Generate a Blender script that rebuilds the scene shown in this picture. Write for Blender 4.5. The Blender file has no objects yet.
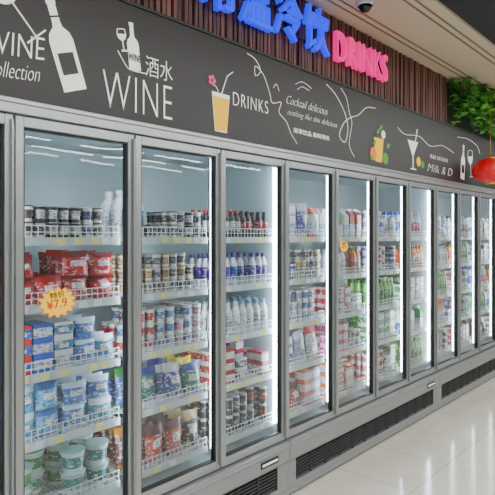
import bpy, math, random
from mathutils import Vector
random.seed(23)
R = random.random
U = random.uniform
C = bpy.context.scene.collection

def lin(h):
    h = h.lstrip('#'); o = []
    for i in (0, 2, 4):
        c = int(h[i:i+2], 16)/255
        o.append(c/12.92 if c <= .04045 else ((c+.055)/1.055)**2.4)
    return tuple(o)

# ---------------------------------------------------------------- materials
def mat(name, col, rough=.5, metal=0, emis=None, es=0, noise=0, nscale=20, bump=0):
    m = bpy.data.materials.new(name); m.use_nodes = True
    nt = m.node_tree; b = nt.nodes['Principled BSDF']
    c = lin(col) if isinstance(col, str) else col
    b.inputs['Base Color'].default_value = (*c, 1)
    b.inputs['Roughness'].default_value = rough
    b.inputs['Metallic'].default_value = metal
    if emis:
        b.inputs['Emission Color'].default_value = (*lin(emis), 1)
        b.inputs['Emission Strength'].default_value = es
    if noise or bump:
        tc = nt.nodes.new('ShaderNodeTexCoord')
        n = nt.nodes.new('ShaderNodeTexNoise'); n.inputs['Scale'].default_value = nscale
        n.inputs['Detail'].default_value = 4
        nt.links.new(tc.outputs['Object'], n.inputs['Vector'])
        if noise:
            r = nt.nodes.new('ShaderNodeMix'); r.data_type = 'RGBA'
            r.inputs[6].default_value = (*[x*(1-noise) for x in c], 1)
            r.inputs[7].default_value = (*[min(1, x*(1+noise)) for x in c], 1)
            nt.links.new(n.outputs['Fac'], r.inputs[0])
            nt.links.new(r.outputs[2], b.inputs['Base Color'])
        if bump:
            bp = nt.nodes.new('ShaderNodeBump'); bp.inputs['Strength'].default_value = bump
            nt.links.new(n.outputs['Fac'], bp.inputs['Height'])
            nt.links.new(bp.outputs[0], b.inputs['Normal'])
    return m

M_alu = mat('brushed_aluminium', '#9ea2a2', .32, .75, noise=.06, nscale=8)
M_alu2 = mat('grey_painted_steel', '#8c9090', .36, .45, noise=.05, nscale=6)
M_dark = mat('dark_gasket', '#17191a', .5)
M_white = mat('white_enamel', '#d8dede', .35)
M_inner = mat('cabinet_liner', '#a4b6ba', .4)
M_black = mat('vent_black', '#0a0b0b', .5)
M_board = mat('charcoal_board', '#1f1b19', .5, noise=.08, nscale=3)
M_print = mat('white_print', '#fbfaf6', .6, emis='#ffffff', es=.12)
M_slatback = mat('slat_backing', '#120a08', .8)
M_cream = mat('cream_ceiling_paint', '#c4b69e', .7, noise=.03, nscale=4)
M_groove = mat('ceiling_groove', '#7e6c54', .7)
M_wallp = mat('wall_paint', '#a8a8a4', .8, noise=.03, nscale=3)
M_blackceil = mat('black_ceiling_panel', '#080809', .6)
M_led = mat('led_strip', '#ffffff', .5, emis='#e6f3ff', es=26)
M_tube = mat('tube_diffuser', '#ffffff', .5, emis='#f8fbff', es=32)
M_blue = mat('blue_lit_acrylic', '#0018c8', .4, emis='#0024ff', es=1.3)
M_pink = mat('magenta_lit_acrylic', '#c80068', .4, emis='#ff0a8a', es=.95)
M_yel = mat('yellow_print', '#ffc800', .6)
M_org = mat('orange_print', '#f07a10', .6)
M_grn = mat('green_print', '#4a9a2a', .6)
M_pinkp = mat('pink_print', '#e05a88', .6)
M_red = mat('red_print', '#c81414', .5)
M_redl = mat('red_lantern_silk', '#c80008', .5, emis='#ff0808', es=.1)
M_gold = mat('gold_trim', '#d8a83a', .35, .8)
M_tag = mat('price_tag_yellow', '#e4d880', .6)
M_rail = mat('price_rail_plastic', '#bcc4c2', .4)
M_ink = mat('black_print', '#101010', .6)
M_smoke = mat('smoked_dome', '#060607', .08)
M_leafs = [mat('leaf_a', '#4a9432', .5, noise=.3, nscale=30), mat('leaf_b', '#7cc04a', .5, noise=.3, nscale=30), mat('leaf_c', '#2a6424', .5, noise=.3, nscale=30)]

def mk_wood():
    m = bpy.data.materials.new('slat_wood'); m.use_nodes = True
    nt = m.node_tree; b = nt.nodes['Principled BSDF']
    tc = nt.nodes.new('ShaderNodeTexCoord'); mp = nt.nodes.new('ShaderNodeMapping')
    mp.inputs['Scale'].default_value = (20, 20, 1.2)
    n = nt.nodes.new('ShaderNodeTexNoise'); n.inputs['Scale'].default_value = 1.5; n.inputs['Detail'].default_value = 6
    cr = nt.nodes.new('ShaderNodeValToRGB')
    cr.color_ramp.elements[0].color = (*lin('#241210'), 1); cr.color_ramp.elements[0].position = .3
    cr.color_ramp.elements[1].color = (*lin('#7c5040'), 1); cr.color_ramp.elements[1].position = .7
    nt.links.new(tc.outputs['Object'], mp.inputs[0]); nt.links.new(mp.outputs[0], n.inputs['Vector'])
    nt.links.new(n.outputs['Fac'], cr.inputs[0]); nt.links.new(cr.outputs[0], b.inputs['Base Color'])
    b.inputs['Roughness'].default_value = .55
    return m
M_wood = mk_wood()

def mk_floor():
    m = bpy.data.materials.new('floor_tiles'); m.use_nodes = True
    nt = m.node_tree; b = nt.nodes['Principled BSDF']
    tc = nt.nodes.new('ShaderNodeTexCoord')
    br = nt.nodes.new('ShaderNodeTexBrick'); br.offset = 0
    br.inputs['Scale'].default_value = 1
    br.inputs['Brick Width'].default_value = .6; br.inputs['Row Height'].default_value = .6
    br.inputs['Mortar Size'].default_value = .003; br.inputs['Mortar Smooth'].default_value = .1
    br.inputs['Color1'].default_value = (*lin('#d2ccc0'), 1); br.inputs['Color2'].default_value = (*lin('#cac4b6'), 1)
    br.inputs['Mortar'].default_value = (*lin('#948e82'), 1)
    n = nt.nodes.new('ShaderNodeTexNoise'); n.inputs['Scale'].default_value = 5; n.inputs['Detail'].default_value = 5
    mx = nt.nodes.new('ShaderNodeMix'); mx.data_type = 'RGBA'; mx.blend_type = 'MULTIPLY'; mx.inputs[0].default_value = .15
    nt.links.new(tc.outputs['Object'], br.inputs['Vector']); nt.links.new(tc.outputs['Object'], n.inputs['Vector'])
    nt.links.new(br.outputs['Color'], mx.inputs[6]); nt.links.new(n.outputs['Fac'], mx.inputs[7])
    nt.links.new(mx.outputs[2], b.inputs['Base Color'])
    b.inputs['Roughness'].default_value = .12
    b.inputs['IOR'].default_value = 1.7
    return m
M_floor = mk_floor()

def mk_glass():
    m = bpy.data.materials.new('door_glass'); m.use_nodes = True
    nt = m.node_tree; nt.nodes.clear()
    o = nt.nodes.new('ShaderNodeOutputMaterial'); mix = nt.nodes.new('ShaderNodeMixShader')
    t = nt.nodes.new('ShaderNodeBsdfTransparent'); t.inputs[0].default_value = (.90, .96, .975, 1)
    g = nt.nodes.new('ShaderNodeBsdfGlossy'); g.inputs['Roughness'].default_value = .02
    f = nt.nodes.new('ShaderNodeFresnel'); f.inputs['IOR'].default_value = 1.55
    mm = nt.nodes.new('ShaderNodeMath'); mm.operation = 'MULTIPLY'; mm.inputs[1].default_value = 1.8
    nt.links.new(f.outputs[0], mm.inputs[0]); nt.links.new(mm.outputs[0], mix.inputs[0])
    nt.links.new(t.outputs[0], mix.inputs[1]); nt.links.new(g.outputs[0], mix.inputs[2])
    nt.links.new(mix.outputs[0], o.inputs[0])
    # slight waviness of toughened glass
    tc = nt.nodes.new('ShaderNodeTexCoord'); n = nt.nodes.new('ShaderNodeTexNoise'); n.inputs['Scale'].default_value = 2.2; n.inputs['Detail'].default_value = 0
    bp = nt.nodes.new('ShaderNodeBump'); bp.inputs['Strength'].default_value = .5; bp.inputs['Distance'].default_value = .03
    nt.links.new(tc.outputs['Object'], n.inputs['Vector']); nt.links.new(n.outputs['Fac'], bp.inputs['Height']); nt.links.new(bp.outputs[0], g.inputs['Normal'])
    return m
M_glass = mk_glass()

def mk_pack():
    m = bpy.data.materials.new('printed_packaging'); m.use_nodes = True
    nt = m.node_tree; b = nt.nodes['Principled BSDF']
    at = nt.nodes.new('ShaderNodeAttribute'); at.attribute_name = 'Col'
    tc = nt.nodes.new('ShaderNodeTexCoord')
    v = nt.nodes.new('ShaderNodeTexVoronoi'); v.inputs['Scale'].default_value = 45
    n = nt.nodes.new('ShaderNodeTexNoise'); n.inputs['Scale'].default_value = 55; n.inputs['Detail'].default_value = 2
    mpv = nt.nodes.new('ShaderNodeMapping'); mpv.inputs['Scale'].default_value = (.7, .7, 1.5)
    nt.links.new(tc.outputs['Object'], mpv.inputs[0])
    nt.links.new(tc.outputs['Object'], v.inputs['Vector']); nt.links.new(mpv.outputs[0], n.inputs['Vector'])
    gt = nt.nodes.new('ShaderNodeMath'); gt.operation = 'GREATER_THAN'; gt.inputs[1].default_value = .58
    nt.links.new(n.outputs['Fac'], gt.inputs[0])
    mu = nt.nodes.new('ShaderNodeMath'); mu.operation = 'MULTIPLY'
    nt.links.new(gt.outputs[0], mu.inputs[0]); nt.links.new(at.outputs['Alpha'], mu.inputs[1])
    mu2 = nt.nodes.new('ShaderNodeMath'); mu2.operation = 'MULTIPLY'; mu2.inputs[1].default_value = .65
    nt.links.new(mu.outputs[0], mu2.inputs[0])
    ac = nt.nodes.new('ShaderNodeMix'); ac.data_type = 'RGBA'; ac.inputs[0].default_value = .5
    ac.inputs[6].default_value = (.75, .78, .76, 1); nt.links.new(v.outputs['Color'], ac.inputs[7])
    mx = nt.nodes.new('ShaderNodeMix'); mx.data_type = 'RGBA'
    nt.links.new(mu2.outputs[0], mx.inputs[0]); nt.links.new(at.outputs['Color'], mx.inputs[6]); nt.links.new(ac.outputs[2], mx.inputs[7])
    n2 = nt.nodes.new('ShaderNodeTexNoise'); n2.inputs['Scale'].default_value = 95; n2.inputs['Detail'].default_value = 1
    nt.links.new(mpv.outputs[0], n2.inputs['Vector'])
    g2 = nt.nodes.new('ShaderNodeMath'); g2.operation = 'GREATER_THAN'; g2.inputs[1].default_value = .57
    nt.links.new(n2.outputs['Fac'], g2.inputs[0])
    m2 = nt.nodes.new('ShaderNodeMath'); m2.operation = 'MULTIPLY'
    nt.links.new(g2.outputs[0], m2.inputs[0]); nt.links.new(at.outputs['Alpha'], m2.inputs[1])
    dk = nt.nodes.new('ShaderNodeMix'); dk.data_type = 'RGBA'; dk.blend_type = 'MULTIPLY'
    dk.inputs[7].default_value = (.30, .27, .38, 1)
    nt.links.new(m2.outputs[0], dk.inputs[0]); nt.links.new(mx.outputs[2], dk.inputs[6])
    nt.links.new(dk.outputs[2], b.inputs['Base Color'])
    b.inputs['Roughness'].default_value = .28
    return m
M_pack = mk_pack()

# ---------------------------------------------------------------- mesh helpers
class MB:
    def __init__(s): s.v = []; s.f = []; s.c = []; s.m = []; s.s = []
    def face(s, idx, col=(1, 1, 1, 0), mi=0, sm=False):
        s.f.append(idx); s.c.append(col); s.m.append(mi); s.s.append(sm)
    def box(s, x0, x1, y0, y1, z0, z1, mi=0, col=(1, 1, 1, 0)):
        b = len(s.v)
        s.v += [(x0, y0, z0), (x1, y0, z0), (x1, y1, z0), (x0, y1, z0), (x0, y0, z1), (x1, y0, z1), (x1, y1, z1), (x0, y1, z1)]
        for q in ((0, 3, 2, 1), (4, 5, 6, 7), (0, 1, 5, 4), (1, 2, 6, 5), (2, 3, 7, 6), (3, 0, 4, 7)):
            s.face(tuple(b+i for i in q), col, mi)
    def lathe(s, cx, cy, cz, prof, cols, n=12, mi=0):
        b = len(s.v)
        for r, z in prof:
            for k in range(n):
                a = 2*math.pi*k/n
                s.v.append((cx+r*math.cos(a), cy+r*math.sin(a), cz+z))
        for j in range(len(prof)-1):
            for k in range(n):
                k2 = (k+1) % n
                s.face((b+j*n+k, b+j*n+k2, b+(j+1)*n+k2, b+(j+1)*n+k), cols[j], mi, True)
        s.face(tuple(b+(len(prof)-1)*n+k for k in range(n)), cols[-1], mi)
    def obj(s, name, mats, loc=(0, 0, 0), parent=None, bevel=0, cols=False):
        me = bpy.data.meshes.new(name); me.from_pydata(s.v, [], s.f)
        for m in mats: me.materials.append(m)
        for i, p in enumerate(me.polygons):
            p.material_index = s.m[i]; p.use_smooth = s.s[i]
        if cols:
            at = me.color_attributes.new('Col', 'FLOAT_COLOR', 'CORNER')
            data = []
            for i, p in enumerate(me.polygons):
                data += list(s.c[i])*p.loop_total
            at.data.foreach_set('color', data)
        me.update()
        o = bpy.data.objects.new(name, me); C.objects.link(o); o.location = loc
        if parent: o.parent = parent
        if bevel:
            bv = o.modifiers.new('bevel', 'BEVEL'); bv.width = bevel; bv.segments = 2; bv.limit_method = 'ANGLE'
        return o

def empty(name, loc=(0, 0, 0)):
    e = bpy.data.objects.new(name, None); C.objects.link(e); e.location = loc; e.empty_display_size = .1
    return e

def boxobj(name, b, m, parent=None, bevel=0):
    k = MB(); k.box(*b); return k.obj(name, [m], parent=parent, bevel=bevel)

# ---------------------------------------------------------------- room shell
CEIL = 3.40
boxobj('floor', (-5, 10.7, -11, .8, -.1, 0), M_floor)
boxobj('wall_back', (-5, 10.7, .8, .95, 0, CEIL+.1), M_wallp)
boxobj('wall_right', (10.7, 10.85, -11, .95, 0, CEIL+.1), M_wallp)
boxobj('wall_left', (-5.15, -5, -11, .95, 0, CEIL+.1), M_wallp)
boxobj('wall_front', (-5, 10.7, -11.15, -11, 0, CEIL+.1), M_wallp)
k = MB()
k.box(-5, 10.7, -11, -1.02, CEIL, CEIL+.1, 0)
k.box(-5, 10.7, -1.02, -.66, CEIL+.02, CEIL+.1, 1)
k.box(-5, 10.7, -.66, .8, CEIL, CEIL+.1, 0)
for yy in (-.10, -.16, -.50, -.56):
    k.box(-5, 10.7, yy-.008, yy+.008, CEIL-.004, CEIL, 2)
k.obj('ceiling', [M_cream, M_blackceil, M_groove])
boxobj('trim_1', (-5, 10.7, -1.04, -1.015, CEIL-.03, CEIL+.02), M_alu)

# ---------------------------------------------------------------- refrigerators
P = .62
ZB, ZT = .388, 2.245
SH = [1.73, 1.43, 1.12, .82, .50]

def door_mesh():
    k = MB(); w = P-.010; fr = .036
    x0, x1 = -w/2, w/2
    k.box(x0, x0+fr, 0, .045, ZB, ZT, 0); k.box(x1-fr, x1, 0, .045, ZB, ZT, 0)
    k.box(x0+fr, x1-fr, 0, .045, ZT-.045, ZT, 0); k.box(x0+fr, x1-fr, 0, .045, ZB, ZB+.05, 0)
    g = .008
    k.box(x0+fr, x0+fr+g, .006, .04, ZB+.05, ZT-.045, 1); k.box(x1-fr-g, x1-fr, .006, .04, ZB+.05, ZT-.045, 1)
    k.box(x0+fr+g, x1-fr-g, .006, .04, ZT-.045-g, ZT-.045, 1); k.box(x0+fr+g, x1-fr-g, .006, .04, ZB+.05, ZB+.05+g, 1)
    k.box(x1-.014, x1-.004, -.018, 0, ZB+.02, ZT-.02, 0)
    k.box(x0-.004, x0+.016, .045, .06, ZB, ZT, 1); k.box(x1-.016, x1+.004, .045, .06, ZB, ZT, 1)
    m = k.obj('door_frame', [M_alu, M_dark], bevel=.004)
    return m
dproto = door_mesh(); dme = dproto.data; bpy.data.objects.remove(dproto)
k = MB(); k.v = [(-.262, .02, ZB+.05), (.262, .02, ZB+.05), (.262, .02, ZT-.045), (-.262, .02, ZT-.045)]; k.face((0, 1, 2, 3))
gp = k.obj('g', [M_glass]); gme = gp.data; bpy.data.objects.remove(gp)

def shelf_mesh():
    k = MB(); w = .282
    for z in SH:
        # wire deck: bearer rods and cross wires
        for yy in (.11, .25, .39, .53, .65): k.box(-w, w, yy, yy+.008, z-.016, z-.006, 2)
        for i in range(27):
            xx = -w+.004+(2*w-.008)*i/26
            k.box(xx-.002, xx+.002, .10, .66, z-.005, z-.001, 2)
        k.box(-w, w, .085, .098, z-.034, z+.004, 0)
        x = -w+.03
        while x < w-.08:
            if R() < .7: k.box(x, x+.045, .083, .0855, z-.030, z+.000, 1 if R() < .65 else 2)
            x += U(.06, .12)
        for zz in (z+.028, z+.056):
            k.box(-w, w, .092, .0955, zz-.002, zz+.002, 2)
        n = 18
        for i in range(n+1):
            xx = -w+.003+(2*w-.006)*i/n
            k.box(xx-.0015, xx+.0015, .0925, .095, z, z+.056, 2)
    o = k.obj('shelves', [M_rail, M_tag, M_white]); return o
smes = []
for i in range(4):
    s_ = shelf_mesh(); smes.append(s_.data); bpy.data.objects.remove(s_)

def led_mesh():
    k = MB(); k.box(-.016, .016, .062, .076, ZB+.1, ZT-.05)
    o = k.obj('l', [M_led]); d = o.data; bpy.data.objects.remove(o); return d
lme = led_mesh()
M_louv = mat('vent_louvre', '#303234', .45)

def unit(x0):
    e = empty('glass_door_refrigerator', (x0, 0, 0))
    W = 4*P
    k = MB()
    k.box(.002, W-.002, .72, .78, .05, 2.31, 0)
    k.box(.002, W-.002, .05, .72, 2.25, 2.31, 0)
    k.box(.002, W-.002, .05, .72, .36, .40, 0)
    k.box(.002, .012, .078, .72, .40, 2.25, 0); k.box(W-.012, W-.002, .078, .72, .40, 2.25, 0)
    k.obj('cabinet_liner', [M_inner], parent=e)
    k = MB()
    k.box(0, W, -.012, .05, 2.250, 2.312, 0)
    k.box(0, W, -.020, .0, 2.290, 2.312, 0)
    k.obj('top_rail', [M_alu], parent=e, bevel=.004)
    k = MB()
    k.box(0.001, W-.001, -.035, .30, .250, .378, 0)
    k.box(0.001, W-.001, -.045, .0, .338, .362, 0)
    k.obj('bumper_ledge', [M_alu2], parent=e, bevel=.012)
    k = MB()
    va, vb = .10, W-.10
    k.box(0.001, va, -.01, .28, .05, .25, 0); k.box(vb, W-.001, -.01, .28, .05, .25, 0)
    k.box(va, vb, -.01, .28, .235, .25, 0); k.box(va, vb, -.01, .28, .05, .085, 0)
    k.box(0.02, W-.02, .03, .28, 0, .05, 1)
    k.box(va, vb, .03, .06, .085, .235, 1)
    zz = .10
    while zz < .232:
        k.box(va, vb, -.004, .02, zz, zz+.008, 2); zz += .021
    xx = va
    while xx < vb+.001:
        k.box(xx-.004, xx+.004, -.007, .02, .085, .235, 2); xx += (vb-va)/12
    k.box(0.001, W-.001, -.014, .02, .018, .05, 0)
    k.obj('kick_panel_vent', [M_alu2, M_black, M_louv], parent=e)
    k = MB(); k.box(W-.30, W-.13, -.040, -.034, .285, .325, 0)
    k.box(W-.29, W-.14, -.0415, -.040, .298, .312, 1)
    k.obj('maker_badge', [M_dark, M_print], parent=e)
    for i in range(4):
        cx = (i+.5)*P
        for nm, d in (('door_frame', dme), ('door_glass', gme), ('shelves', random.choice(smes))):
            o = bpy.data.objects.new(f'{nm}_{i+1}', d); C.objects.link(o); o.location = (cx, 0, 0); o.parent = e
            if nm == 'door_frame':
                bv = o.modifiers.new('b', 'BEVEL'); bv.width = .004; bv.segments = 2
    for i in range(5):
        xx = min(max(i*P, .03), W-.03)
        o = bpy.data.objects.new(f'led_strip_{i+1}', lme); C.objects.link(o); o.location = (xx, 0, 0); o.parent = e
    return e
X0 = .495
for u in (-1, 0, 1, 2, 3):
    unit(X0+u*4*P)

# ---------------------------------------------------------------- products
VAR = 1.0
def c4(h, a=0):
    c = [q*VAR for q in lin(h)]
    g = sum(c)/3
    return (*[max(0, min(1, g+(q-g)*1.25)) for q in c], a)

def bottle(k, x, y, z, h, r, body, label, cap, n=12):
    b, l, c = c4(body), c4(label, 1), c4(cap)
    k.lathe(x, y, z, [(r*.9, 0), (r, .008), (r, h*.22), (r*1.01, h*.22), (r*1.01, h*.6), (r, h*.6), (r*.93, h*.7), (r*.5, h*.84), (r*.42, h*.88), (r*.5, h*.885), (r*.5, h), (r*.45, h*1.005)],
            [b, b, b, l, b, b, b, b, c, c, c], n)
def can(k, x, y, z, h, r, a, b_, n=12):
    A, B, S = c4(a, 1), c4(b_), c4('#c8ccd0')
    k.lathe(x, y, z, [(r*.85, 0), (r, .008), (r, h*.3), (r, h*.7), (r, h-.012), (r*.84, h-.002), (r*.84, h), (r*.78, h-.003)], [S, B, A, B, S, S, S], n)
def cup(k, x, y, z, h, r, body, label, lid, n=12):
    b, l, c = c4(body), c4(label, 1), c4(lid)
    k.lathe(x, y, z, [(r*.78, 0), (r*.83, h*.2), (r*.93, h*.75), (r*.97, h*.92), (r*1.05, h*.92), (r*1.05, h), (r*.98, h*1.002)], [b, l, b, b, c, c], n)
def pbox(k, x, y, z, w, d, h, a, b_, tilt=0):
    A, B = c4(a, 1), c4(b_)
    k.box(x-w/2, x+w/2, y-d/2, y+d/2, z, z+h*.2, 0, B)
    k.box(x-w/2, x+w/2, y-d/2, y+d/2, z+h*.2, z+h*.8, 0, A)
    k.box(x-w/2, x+w/2, y-d/2, y+d/2, z+h*.8, z+h, 0, B)
    k.box(x-w*.3, x+w*.25, y-d/2-.001, y-d/2, z+h*.35, z+h*.65, 0, c4('#f2efe8', 1))
def carton(k, x, y, z, w, h, a, b_):
    A, B = c4(a, 1), c4(b_)
    hb = h*.78
    k.box(x-w/2, x+w/2, y-w/2, y+w/2, z, z+hb*.6, 0, A)
    k.box(x-w/2, x+w/2, y-w/2, y+w/2, z+hb*.6, z+hb, 0, B)
    b = len(k.v)
    k.v += [(x-w/2, y-w/2, z+hb), (x+w/2, y-w/2, z+hb), (x+w/2, y+w/2, z+hb), (x-w/2, y+w/2, z+hb), (x-w/2, y, z+h*.93), (x+w/2, y, z+h*.93)]
    for q in ((0, 1, 5, 4), (2, 3, 4, 5), (0, 4, 3), (1, 2, 5)): k.face(tuple(b+i for i in q), B)
    k.box(x-w/2, x+w/2, y-.003, y+.003, z+h*.92, z+h, 0, c4('#f0f0f0'))
def bag(k, x, y, z, w, h, t, a, b_, lean=0, rot=0):
    A, B, W_ = c4(a, 1), c4(b_), c4('#f0efea', 1)
    nx, nz = 8, 9
    ph = U(0, 6)
    roll = U(-.12, .12)
    for sgn in (-1, 1):
        b = len(k.v)
        for j in range(nz+1):
            for i in range(nx+1):
                u = i/nx; v = j/nz
                th = t/2*(max(0, math.sin(math.pi*u))**.5)*(max(0, math.sin(math.pi*min(1, v*1.08)))**.45)
                th *= 1+.16*math.sin(9*u+7*v+ph)
                px = (u-.5)*w*(1-.07*math.sin(math.pi*v)); pz = v*h+px*roll*v
                py = sgn*th+lean*v*h
                cs, sn = math.cos(rot), math.sin(rot)
                k.v.append((x+px*cs-py*sn, y+px*sn+py*cs, z+pz))
        for j in range(nz):
            for i in range(nx):
                q = (b+j*(nx+1)+i, b+j*(nx+1)+i+1, b+(j+1)*(nx+1)+i+1, b+(j+1)*(nx+1)+i)
                if sgn > 0: q = q[::-1]
                col = B if (j in (0, nz-1, nz-2)) else (W_ if (4 <= j <= 5 and 2 <= i <= 5) else A)
                k.face(q, col, 0, True)

HW = .275
def fill(kind, pal, H=.2, size=.06, layers=1, rows=3, xr=(-HW, HW), k=None):
    global VAR
    k = k or MB()
    x0, x1 = xr
    pitch = size*1.04
    n = max(1, round((x1-x0)/pitch-.25)); pitch = (x1-x0)/n
    size = min(size, pitch*.97)
    y0 = .105
    for i in range(n):
        start = 0
        if R() < .12: start = 1
        if R() < .03: start = 2
        colseg = pal[int((i/n)*len(pal)) % len(pal)]
        clay = layers if R() < .8 else max(1, layers-1)
        for j in range(start, rows):
            x = x0+(i+.5)*pitch
            seg = colseg if R() < .8 else random.choice(pal)
            VAR = U(.5, .82)
            dy = U(0, .012)
            for l in range(clay):
                if R() < .12: seg = random.choice(pal)
                if kind == 'bottle':
                    bottle(k, x+U(-.002, .002), y0+dy+size/2+j*size*1.05, 0, H*U(.97, 1.0), size/2*.95, *seg)
                elif kind == 'can':
                    can(k, x, y0+dy+size/2+j*size*1.05, l*H*1.0, H, size/2*.96, seg[0], seg[1])
                elif kind == 'cup':
                    cup(k, x+U(-.001, .001), y0+dy+size/2+j*size*1.08, l*H*1.005, H, size/2*.9, *seg)
                elif kind == 'box':
                    pbox(k, x, y0+dy+size*.42+j*size*.88, l*H*1.004, size*U(.92, .97), size*.8, H, seg[0], seg[1])
                elif kind == 'carton':
                    carton(k, x, y0+dy+size/2+j*size*1.05, 0, size*.95, H, seg[0], seg[1])
                elif kind == 'bag':
                    bag(k, x+U(-.008, .008), y0+.035+j*.075, l*H*.88, min(size*1.06, .14), H*U(.88, 1.06), .065, seg[0], seg[1], lean=U(0, .15), rot=U(-.15, .15))
    VAR = 1.0
    return k

W = '#f4f4f0'
T = {
 'cofcup': ('coffee_cups', 'cup', [(W, '#5a4a40', '#20222a'), ('#20242c', '#d8d8d0', '#b0b4b8'), (W, '#3a4a6a', W)], .074, .058, 2, 4),
 'redbag': ('snack_bags', 'bag', [('#d0101c', '#a00810'), ('#c81820', '#d8482a'), ('#d82018', '#80080e')], .125, .13, 2, 4),
 'bluepack': ('yogurt_packs', 'box', [('#1a68c0', '#d01824'), ('#c8dcec', '#1a5ab8'), ('#0e8ab0', '#f0f0f0'), ('#1a4aa8', '#2a8ac8')], .072, .10, 3, 4),
 'bluebag': ('ice_cream_bags', 'bag', [('#1878c0', '#d8ecf8'), ('#38a8c8', '#e8f4f8'), ('#1a50a8', '#c8242c')], .12, .12, 2, 4),
 'ltblue': ('drinking_yogurt_packs', 'bag', [('#68b4d8', '#d8ecf8'), ('#2a7ac0', '#b8d8e8'), ('#70b8e0', '#1a68a8'), ('#b8d0e0', '#6a4a98')], .13, .125, 2, 4),
 'greentub': ('dessert_tubs', 'cup', [('#dfeae2', '#1a9a50', '#b8e0c8'), ('#e8f0ee', '#0a8a88', '#c0e8e4')], .10, .13, 2, 3),
 'milk': ('milk_bottles', 'bottle', [('#ffffff', '#f0f4f8', '#f0f4f8'), ('#ffffff', '#f0f0f0', '#f4f4f4'), ('#f8f8f8', '#4a86c0', '#2a6ab8')], .26, .095, 1, 3),
 'jars': ('pudding_jars', 'cup', [('#e8e4dc', '#b89a6a', '#b08a40'), ('#f0eee8', '#6a6a70', '#d0d4d8'), ('#e0dcd4', '#4a3a34', '#e8e8e8')], .07, .058, 3, 4),
 'redcup': ('yogurt_cups', 'cup', [(W, '#d02a40', W), (W, '#e090a0', '#f0e8e0'), (W, '#5a88b8', W)], .074, .062, 3, 4),
 'bgbag': ('frozen_food_bags', 'bag', [('#0e58a8', '#1a7a3a'), ('#0a8a7a', '#0e4aa0'), ('#1a3a90', '#e8e8e8'), ('#38a038', '#e8d030')], .20, .13, 1, 5),
 'dkbag': ('dumpling_bags', 'bag', [('#68101a', '#b07a1a'), ('#a81a1a', '#2a0c10'), ('#c0481a', '#480e10'), ('#2a1a18', '#c0a878')], .21, .12, 1, 5),
 'sauce': ('sauce_bottles', 'bottle', [('#140e10', '#e0dcd4', '#b00c18'), ('#10101a', '#b81828', '#101010')], .175, .052, 1, 4),
 'purple': ('juice_bottles', 'bottle', [('#e0dee8', '#4a2a90', '#2a1a70'), ('#e0e0e8', '#2a4aa8', '#1a2080'), ('#e0dee8', '#801a88', '#4a1a60')], .20, .055, 1, 4),
 'white': ('yogurt_bottles', 'bottle', [('#f4f6f6', '#d8e4ea', '#e8ecf0'), ('#f6f6f2', '#e8e8e8', '#7ab0d0')], .205, .066, 1, 4),
 'redbox': ('dessert_boxes', 'box', [('#c8202a', '#f0e8e0'), ('#f0f0ec', '#b81018'), ('#2a3a4a', '#e8e8e8')], .07, .09, 3, 4),
 'dkcan': ('beverage_cans', 'can', [('#1a2a24', '#0e1814'), ('#5a6a70', '#10141a'), ('#982a1a', '#1a1210')], .115, .062, 2, 4),
 'greybag': ('vacuum_food_bags', 'bag', [('#b8bcd0', '#6a70a0'), ('#a0a4c0', '#e8e8ee'), ('#5a60a0', '#d8d8e0'), ('#dcdce6', '#b81a2a')], .25, .13, 1, 5),
 'whbag': ('milk_powder_bags', 'bag', [('#e4e8ee', '#6a7ac0'), ('#a0b8d4', '#f0f0f4'), ('#e8e8e8', '#1a7ab0')], .13, .13, 2, 5),
 'mixcan': ('soda_cans', 'can', [('#1a5ab0', '#d8dce0'), ('#d8dce0', '#b81a24'), ('#1a8a4a', '#e0e4e0'), ('#a0a4b0', '#1a2a88')], .11, .06, 2, 4),
 'whcup': ('cream_cups', 'cup', [(W, '#8aa0b8', W), (W, '#b8b0d0', '#d8d4e4'), (W, '#3a7aa8', '#e8e8e8')], .075, .062, 3, 4),
 'orbox': ('frozen_meal_boxes', 'box', [('#e0dcd8', '#d8702a'), ('#c8ccd8', '#3a4a88'), ('#c84a1a', '#f0ece0')], .085, .12, 3, 3),
 'carton': ('juice_cartons', 'carton', [('#1a78b8', '#f0f0f0'), ('#e8e8e8', '#b81a1a'), ('#e09a1a', '#f0e8d0')], .235, .072, 1, 4),
 'whcart': ('milk_cartons', 'carton', [('#e8eef0', '#3a80c0'), ('#f0f0ee', '#2a9a50'), ('#b8d4ec', '#f4f4f4')], .22, .072, 1, 4),
 'green': ('tea_bottles', 'bottle', [('#80c868', '#0e8a2a', '#0e7a20'), ('#98d078', '#38a828', '#e8f0e0')], .24, .062, 1, 4),
 'greenbox': ('vegetable_packs', 'box', [('#0e8a3a', '#e8f0e0'), ('#28a038', '#0e6a28'), ('#e8e8e0', '#1a8a3a')], .08, .11, 3, 3),
 'orange': ('orange_juice_bottles', 'bottle', [('#f09018', '#e06008', '#1a8a2a'), ('#f0a828', '#f0f0e0', '#e06008')], .22, .066, 1, 4),
 'pinkpk': ('strawberry_milk_packs', 'box', [('#e05080', '#f4e8ec'), ('#f0e8ea', '#c02a58')], .075, .075, 3, 4),
 'water': ('water_bottles', 'bottle', [('#b8d0e0', '#1a60b8', '#1a48a8'), ('#c0d4e0', '#d01a1a', '#f0f0f0')], .245, .062, 1, 4),
}
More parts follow.
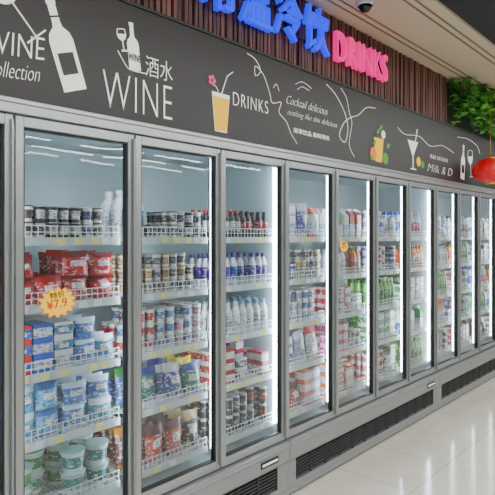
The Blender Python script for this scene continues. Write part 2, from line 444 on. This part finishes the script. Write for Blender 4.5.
plan = {
 -1: ['cofcup', 'redbag', 'bluepack', 'ltblue', 'greentub'],
 0: ['cofcup', 'redbag', 'bluepack+bluebag', 'ltblue+bluebag', 'greentub'],
 1: ['milk+cofcup', 'jars', 'redcup', 'bgbag', 'dkbag'],
 2: ['sauce', 'purple', 'white', 'redbox+pinkpk', 'dkcan'],
 3: ['greybag', 'mixcan+jars', 'whcup', 'bgbag+greybag', 'dkbag+orbox'],
 4: ['whcart+carton', 'white+orange', 'redbox', 'pinkpk+jars', 'orbox'],
 5: ['whcup+white', 'mixcan', 'green', 'greenbox', 'redcup+greenbox'],
 6: ['water', 'orange', 'greenbox+redbox', 'carton+whcart', 'green'],
 7: ['whbag', 'redcup+white', 'green', 'orange', 'bluepack+jars'],
 8: ['white+water', 'orange+green', 'pinkpk+whcup', 'mixcan', 'redbox'],
 9: ['carton', 'redbox', 'water', 'green', 'dkbag'],
 10: ['whcup', 'mixcan', 'orange', 'carton', 'redbox'],
 11: ['water', 'white', 'pinkpk', 'greenbox', 'bgbag'],
}
for kx, lst in plan.items():
    cx = X0+(kx+1.5)*P
    for zi, key in enumerate(lst):
        z = SH[zi]
        if '+' in key:
            a, b = key.split('+')
            sp = -.05 if a == 'milk' else random.choice((-.03, .04, .06))
            for kk, xr in ((a, (-HW, sp)), (b, (sp+.012, HW))):
                nm, kind, pal, H, s, L, rws = T[kk]
                fill(kind, pal, H, s, L, rws, xr).obj(nm, [M_pack], (cx, 0, z), cols=True)
        else:
            nm, kind, pal, H, s, L, rws = T[key]
            fill(kind, pal, H, s, L, rws).obj(nm, [M_pack], (cx, 0, z), cols=True)

# ---------------------------------------------------------------- flat graphic helpers (wall-mounted board)
def poly(name, pts, y, m, parent):
    me = bpy.data.meshes.new(name)
    me.from_pydata([(a, y, b) for a, b in pts], [], [tuple(range(len(pts)))])
    me.materials.append(m)
    o = bpy.data.objects.new(name, me); C.objects.link(o); o.parent = parent; return o
def cat(pts, closed=False, n=10):
    out = []
    P_ = [pts[0]]+list(pts)+[pts[-1]]
    for i in range(1, len(P_)-2):
        p0, p1, p2, p3 = P_[i-1:i+3]
        for t in range(n):
            t /= n
            out.append(tuple(.5*((2*p1[d])+(-p0[d]+p2[d])*t+(2*p0[d]-5*p1[d]+4*p2[d]-p3[d])*t*t+(-p0[d]+3*p1[d]-3*p2[d]+p3[d])*t**3) for d in (0, 1)))
    out.append(tuple(pts[-1])); return out
def stroke(name, pts, y, m, parent, w=.004, smooth=True):
    p = cat(pts) if smooth else pts
    cu = bpy.data.curves.new(name, 'CURVE'); cu.dimensions = '3D'; cu.bevel_depth = w/2; cu.bevel_resolution = 1
    s = cu.splines.new('POLY'); s.points.add(len(p)-1)
    for i, (a, b) in enumerate(p): s.points[i].co = (a, y, b, 1)
    cu.materials.append(m)
    o = bpy.data.objects.new(name, cu); C.objects.link(o); o.parent = parent; return o
def text(name, s, x, z, width, height, y, m, parent, ext=.001, rot=0, shear=0, off=0, sp=1):
    cu = bpy.data.curves.new(name, 'FONT'); cu.body = s; cu.size = 1; cu.extrude = 0; cu.shear = shear; cu.offset = off
    cu.space_character = sp
    cu.materials.append(m)
    o = bpy.data.objects.new(name, cu); C.objects.link(o)
    bpy.context.view_layer.update()
    bb = o.bound_box; xs = [b[0] for b in bb]; ys = [b[1] for b in bb]
    w = max(xs)-min(xs) or 1; h = max(ys)-min(ys) or 1
    sx, sy = width/w, height/h
    cu.extrude = ext
    o.scale = (sx, sy, 1)
    o.rotation_euler = (math.pi/2, -rot, 0)
    o.location = (x-min(xs)*sx, y, z-min(ys)*sy)
    o.parent = parent; return o

# signboard ---------------------------------------------------------
board = empty('printed_menu_signboard')
boxobj('board_panel', (-4.9, 10.6, 0.0, .05, 2.314, 2.885), M_board, board)
boxobj('board_top_trim', (-4.9, 10.6, -.01, .06, 2.885, 2.90), M_dark, board)
boxobj('board_support', (-4.9, 10.6, .05, .75, 2.316, 2.34), M_dark, board)
Y = -.002; Y2 = -.004
def wineglass(cx, cz, s, rot, name):
    def tr(p):
        a, b = p[0]*s, p[1]*s
        return (cx+a*math.cos(rot)-b*math.sin(rot), cz+a*math.sin(rot)+b*math.cos(rot))
    bowl = [(-.28, 1), (-.36, .75), (-.33, .5), (-.18, .3), (0, .24), (.18, .3), (.33, .5), (.36, .75), (.28, 1), (-.28, 1)]
    stroke(name+'_bowl', [tr(p) for p in cat(bowl)], Y, M_print, board, .005, False)
    poly(name+'_wine', [tr(p) for p in [(-.35, .68), (-.33, .5), (-.18, .3), (0, .24), (.18, .3), (.33, .5), (.35, .68)]], Y, M_print, board)
    stroke(name+'_stem', [tr((0, .24)), tr((0, -.45))], Y, M_print, board, .007, False)
    stroke(name+'_foot', [tr((-.26, -.47)), tr((.26, -.47))], Y, M_print, board, .009, False)
def winebottle(cx, cz, s, rot, name, label=True):
    def tr(p):
        a, b = p[0]*s, p[1]*s
        return (cx+a*math.cos(rot)-b*math.sin(rot), cz+a*math.sin(rot)+b*math.cos(rot))
    pts = [(-.15, 0), (.15, 0), (.155, .55), (.13, .63), (.06, .70), (.05, .76), (.05, .94), (.06, .95), (.06, 1), (-.06, 1), (-.06, .95), (-.05, .94), (-.05, .76), (-.06, .70), (-.13, .63), (-.155, .55)]
    poly(name, [tr(p) for p in pts], Y, M_print, board)
    if label:
        poly(name+'_label', [tr(p) for p in [(-.10, .18), (.10, .18), (.10, .42), (-.10, .42)]], Y2, M_board, board)
        poly(name+'_neck_band', [tr(p) for p in [(-.055, .80), (.055, .80), (.055, .82), (-.055, .82)]], Y2, M_board, board)
wineglass(1.14, 2.67, .22, .75, 'glass_print')
wineglass(.93, 2.60, .20, -.1, 'glass_print_b')
text('wine_script', 'WINE', 1.0, 2.475, .26, .095, Y, M_print, board, rot=.10, shear=.2, off=-.015)
text('collection_script', 'Collection', 1.0, 2.385, .23, .065, Y, M_print, board, rot=.08, shear=.45, off=-.02)
winebottle(1.40, 2.40, .40, .33, 'bottle_print')
winebottle(1.735, 2.565, .235, .12, 'bottle_print_b', False)
text('bottle_label_text', 'WINE', 1.69, 2.61, .075, .035, -.006, M_board, board)
wineglass(1.66, 2.68, .07, .2, 'glass_print_c')
stroke('hand_line', [(1.63, 2.64), (1.66, 2.60), (1.70, 2.565), (1.80, 2.565)], Y, M_print, board, .005)
text('wine_letters', 'WINE', 1.545, 2.355, .43, .175, Y, M_print, board, off=-.022, sp=1.1)
text('wine_drinks_hanzi', '\u9152\u6c34', 1.80, 2.555, .18, .105, Y, M_print, board, off=-.012)
poly('juice_glass', [(2.30, 2.345), (2.40, 2.345), (2.425, 2.57), (2.275, 2.57)], Y, M_print, board)
poly('juice_fill', [(2.303, 2.350), (2.397, 2.350), (2.418, 2.545), (2.282, 2.545)], Y2, M_yel, board)
stroke('straw', [(2.35, 2.56), (2.40, 2.68), (2.45, 2.715)], Y2, M_print, board, .007, False)
for i in range(5):
    a = i*2*math.pi/5
    poly(f'petal_{i+1}', [(2.275+.02*math.cos(a)+.013*math.cos(t), 2.63+.02*math.sin(a)+.013*math.sin(t)) for t in [j*math.pi/4 for j in range(8)]], Y2-.0004*i, M_pinkp, board)
stroke('flower_stem', [(2.275, 2.62), (2.31, 2.60), (2.33, 2.575)], Y, M_print, board, .004)
text('drinks_letters', 'DRINKS', 2.455, 2.52, .33, .08, Y, M_print, board, off=-.02, sp=1.15)
stroke('curl_a', [(2.58, 2.86), (2.66, 2.84), (2.71, 2.78), (2.66, 2.74), (2.66, 2.80), (2.74, 2.76), (2.80, 2.66), (2.83, 2.60), (2.92, 2.62), (2.90, 2.55), (2.98, 2.50), (3.03, 2.43), (3.10, 2.37)], Y, M_print, board, .005)
stroke('curl_dots', [(2.84, 2.70), (2.87, 2.73), (2.90, 2.69)], Y, M_print, board, .004)
stroke('curl_arc', [(3.08, 2.77), (3.14, 2.80), (3.20, 2.80), (3.27, 2.78)], Y, M_print, board, .004)
stroke('curl_arc_b', [(3.10, 2.74), (3.16, 2.77), (3.24, 2.76)], Y, M_print, board, .004)
text('script_line_a', 'Cocktail delicious', 2.98, 2.625, .50, .055, Y, M_print, board, shear=.5, off=-.025)
text('script_line_b', 'nothing like this delicious', 2.99, 2.54, .62, .05, Y, M_print, board, shear=.5, off=-.025)
text('script_line_c', '\u9c9c\u679c\u996e\u54c1 \u65b0\u9c9c\u7f8e\u5473', 3.06, 2.44, .44, .036, Y, M_print, board)
stroke('swirl', [(3.46, 2.85), (3.58, 2.80), (3.70, 2.70), (3.76, 2.58), (3.72, 2.46), (3.64, 2.50), (3.70, 2.60), (3.80, 2.66), (3.92, 2.70), (4.05, 2.78), (4.20, 2.80)], Y, M_print, board, .006)
stroke('swirl_b', [(3.66, 2.86), (3.74, 2.80), (3.78, 2.70), (3.82, 2.62), (3.78, 2.45), (3.86, 2.36)], Y, M_print, board, .005)
def disc(name, x, z, r, m, y):
    poly(name, [(x+r*math.cos(t*math.pi/8), z+r*math.sin(t*math.pi/8)) for t in range(16)], y, m, board)
poly('fruit_glass', [(4.20, 2.36), (4.31, 2.36), (4.34, 2.56), (4.17, 2.56)], Y, M_yel, board)
disc('fruit_orange', 4.16, 2.42, .055, M_org, Y2); disc('fruit_lime', 4.37, 2.40, .05, M_grn, Y2); disc('fruit_lemon', 4.33, 2.60, .035, M_print, -.005)
for i, (a, b) in enumerate([(4.14, 2.50), (4.20, 2.60), (4.25, 2.64), (4.38, 2.50), (4.10, 2.37)]):
    poly(f'leaf_print_{i+1}', [(a, b), (a+.03, b+.035), (a+.07, b+.03), (a+.04, b-.01)], -.006, M_grn, board)
poly('cocktail_bowl', [(4.80, 2.62), (5.02, 2.62), (4.92, 2.48), (4.90, 2.48)], Y, M_print, board)
stroke('cocktail_stem', [(4.91, 2.5), (4.91, 2.36)], Y, M_print, board, .01, False)
stroke('cocktail_foot', [(4.85, 2.36), (4.97, 2.36)], Y, M_print, board, .012, False)
disc('cocktail_fruit', 5.03, 2.44, .045, M_yel, Y2); disc('cocktail_fruit_b', 5.12, 2.42, .035, M_grn, Y2)
stroke('cocktail_straw', [(4.93, 2.55), (5.0, 2.74)], Y2, M_print, board, .01, False)
stroke('wave_line', [(4.6, 2.70), (4.75, 2.66), (5.05, 2.68), (5.3, 2.62), (5.6, 2.66), (5.9, 2.62)], Y, M_print, board, .005)
text('milk_letters', 'Milk & D', 5.24, 2.37, .62, .075, Y, M_print, board, shear=.3, off=-.03)
text('milk_small', 'PURE NATURAL', 5.3, 2.50, .45, .04, Y, M_print, board, off=-.03)
winebottle(6.15, 2.36, .38, -.1, 'bottle_print_c'); wineglass(6.4, 2.5, .2, .1, 'glass_print_d')
stroke('shelf_sketch', [(6.0, 2.8), (6.3, 2.82), (6.6, 2.78), (6.7, 2.70)], Y, M_print, board, .006)
text('coffee_letters', 'COFFEE', 6.6, 2.42, .6, .14, Y, M_print, board)
text('tea_letters', 'TEA', 7.6, 2.42, .5, .16, Y, M_print, board)

# slatted fascia -----------------------------------------------------
k = MB()
k.box(-4.9, 5.80, .06, .09, 2.90, CEIL, 1)
x = -4.88
while x < 5.78:
    w = U(.018, .03); k.box(x, x+w, U(.025, .04), .06, 2.90, CEIL-.002, 0); x += w+U(.010, .016)
k.obj('slatted_wood_fascia', [M_wood, M_slatback])
boxobj('fascia_return', (5.80, 10.6, .10, .13, 2.90, CEIL), mat('green_wall_backing', '#26331f', .9, noise=.3, nscale=8))

# lit letters
sg = empty('illuminated_shop_sign')
for i, ch in enumerate('\u5e38\u6e29\u51b7\u996e'):
    text(f'hanzi_{i+1}', ch, 2.15+.335*i, 3.035, .30, .32, -.02, M_blue, sg, ext=.02, off=.006)
text('drinks_sign_letters', 'DRINKS', 3.55, 3.04, .80, .225, -.02, M_pink, sg, ext=.02, off=-.004, sp=1.12)
k = MB()
for zz in (3.10, 3.24): k.box(2.12, 4.38, .002, .012, zz, zz+.010)
for xx in (2.3, 3.0, 3.7, 4.3): k.box(xx, xx+.012, .006, .0245, 3.10, 3.25)
k.obj('sign_mounting_rails', [M_dark], parent=sg)

# ceiling dome camera
dc = empty('dome_security_camera', (3.55, -.27, CEIL))
k = MB(); g = (1, 1, 1, 0)
k.lathe(0, 0, -.025, [(.055, 0), (.06, .006), (.06, .025)], [g]*2, 24)
k.obj('camera_base', [M_white], parent=dc)
k = MB(); k.lathe(0, 0, -.07, [(.004, 0), (.02, .004), (.034, .014), (.043, .028), (.046, .046)], [g]*4, 24)
k.obj('camera_dome', [M_smoke], parent=dc)

# price burst stickers ------------------------------------------------
def burst(x, z, r, y=.014):
    e = empty('price_burst_sticker', (x, y, z))
    pts = []
    for i in range(28):
        a = i*math.pi/14; rr = r*(1 if i % 2 else .76)
        pts.append((rr*1.2*math.cos(a), rr*.9*math.sin(a)))
    poly('burst', pts, 0, M_org, e); poly('burst_inner', [(a*.93, b*.93) for a, b in pts], -.001, M_yel, e)
    text('price', '\u00a57.9', -r*.62, -r*.38, r*1.2, r*.48, -.002, M_red, e, rot=.12)
    text('caption', '\u7279\u4ef7', -r*.45, r*.18, r*.9, r*.36, -.002, M_ink, e, rot=.12)
burst(1.32, 1.445, .082)
burst(3.73, 1.66, .055)

# trailing plants -----------------------------------------------------
k = MB()
def leaf(x, y, z, s, mi):
    a = U(0, 6.28); tilt = U(-.9, .5)
    d = Vector((math.cos(a), -abs(math.sin(a)), tilt)).normalized(); up = Vector((U(-.5, .5), U(-.5, .5), 1)).normalized()
    w = d.cross(up).normalized()*s*.38; n = w.cross(d).normalized()*s*.12
    p = Vector((x, y, z)); b = len(k.v)
    k.v += [tuple(p), tuple(p+d*s*.35+w+n), tuple(p+d*s*.75+w*.7+n), tuple(p+d*s), tuple(p+d*s*.75-w*.7+n), tuple(p+d*s*.35-w+n), tuple(p+d*s*.5)]
    for q in ((0, 1, 6), (1, 2, 6), (2, 3, 6), (3, 4, 6), (4, 5, 6), (5, 0, 6)): k.face(tuple(b+i for i in q), (1, 1, 1, 1), mi)
for i in range(85):
    x = U(5.88, 8.2); y = U(-.18, .05); z = CEIL-U(0, .05); L = U(.15, .48)
    t = 0
    while t < L:
        xx = x+.02*math.sin(t*20+i); leaf(xx, y, z-t, U(.06, .11), random.choice((0, 0, 1, 2, 2)))
        t += .03
    k.box(x-.002, x+.002, y-.002, y+.002, z-L, CEIL, 2)
k.obj('hanging_ivy', M_leafs)

# red lantern ---------------------------------------------------------
ln = empty('red_paper_lantern', (6.30, -.25, 2.45))
k = MB(); n = 48; b = 0; nz = 12
for j in range(nz+1):
    v = j/nz; ph = math.pi*(.1+.8*v)
    for i in range(n):
        a = 2*math.pi*i/n; r = .19*math.sin(ph)*(1+.03*math.cos(a*16)); k.v.append((r*math.cos(a), r*math.sin(a), -.135*math.cos(ph)))
for j in range(nz):
    for i in range(n): k.face((j*n+i, j*n+(i+1) % n, (j+1)*n+(i+1) % n, (j+1)*n+i), sm=True)
k.obj('lantern_body', [M_redl], parent=ln)
k = MB()
k.lathe(0, 0, .115, [(.05, 0), (.055, .01), (.05, .03), (.02, .032)], [g]*3, 20); k.lathe(0, 0, -.15, [(.03, 0), (.05, .004), (.055, .02), (.05, .03)], [g]*3, 20)
k.lathe(0, 0, .145, [(.002, 0), (.002, .805)], [g], 6)
k.obj('lantern_caps', [M_gold], parent=ln)

# ceiling lights ------------------------------------------------------
def tube(x, y, L=1.5):
    e = empty('ceiling_tube_light', (x, y, CEIL))
    boxobj('housing', (-L/2, L/2, -.06, .06, -.05, -.001), M_white, e, bevel=.005)
    boxobj('diffuser', (-L/2+.02, L/2-.02, -.045, .045, -.062, -.05), M_tube, e)
for yy in (-1.9, -4.3, -6.5, -8.0, -9.6):
    for i in range(8):
        tube(-3.6+i*1.9+(.4 if yy < -5 else 0), yy)
def area(x, y, z, sx, sy, p, rot=(0, 0, 0), col=(.96, .985, 1)):
    l = bpy.data.lights.new('lamp', 'AREA'); l.shape = 'RECTANGLE'; l.size = sx; l.size_y = sy; l.energy = p; l.color = col
    o = bpy.data.objects.new('lamp_glow', l); C.objects.link(o); o.location = (x, y, z); o.rotation_euler = rot
area(2.5, -1.9, CEIL-.07, 14, .09, 200)
area(2.5, -4.3, CEIL-.07, 14, .09, 120)

w = bpy.data.worlds.new('World'); bpy.context.scene.world = w; w.use_nodes = True
w.node_tree.nodes['Background'].inputs[0].default_value = (.9, .95, 1, 1); w.node_tree.nodes['Background'].inputs[1].default_value = .3

# camera --------------------------------------------------------------
cd = bpy.data.cameras.new('Camera'); cam = bpy.data.objects.new('Camera', cd); C.objects.link(cam)
cam.location = (0, -2.264, 1.74); cam.rotation_euler = (math.radians(90), 0, math.radians(-48.81))
cd.sensor_width = 36; cd.lens = 560/495*36; cd.shift_y = -11.5/495
bpy.context.scene.camera = cam
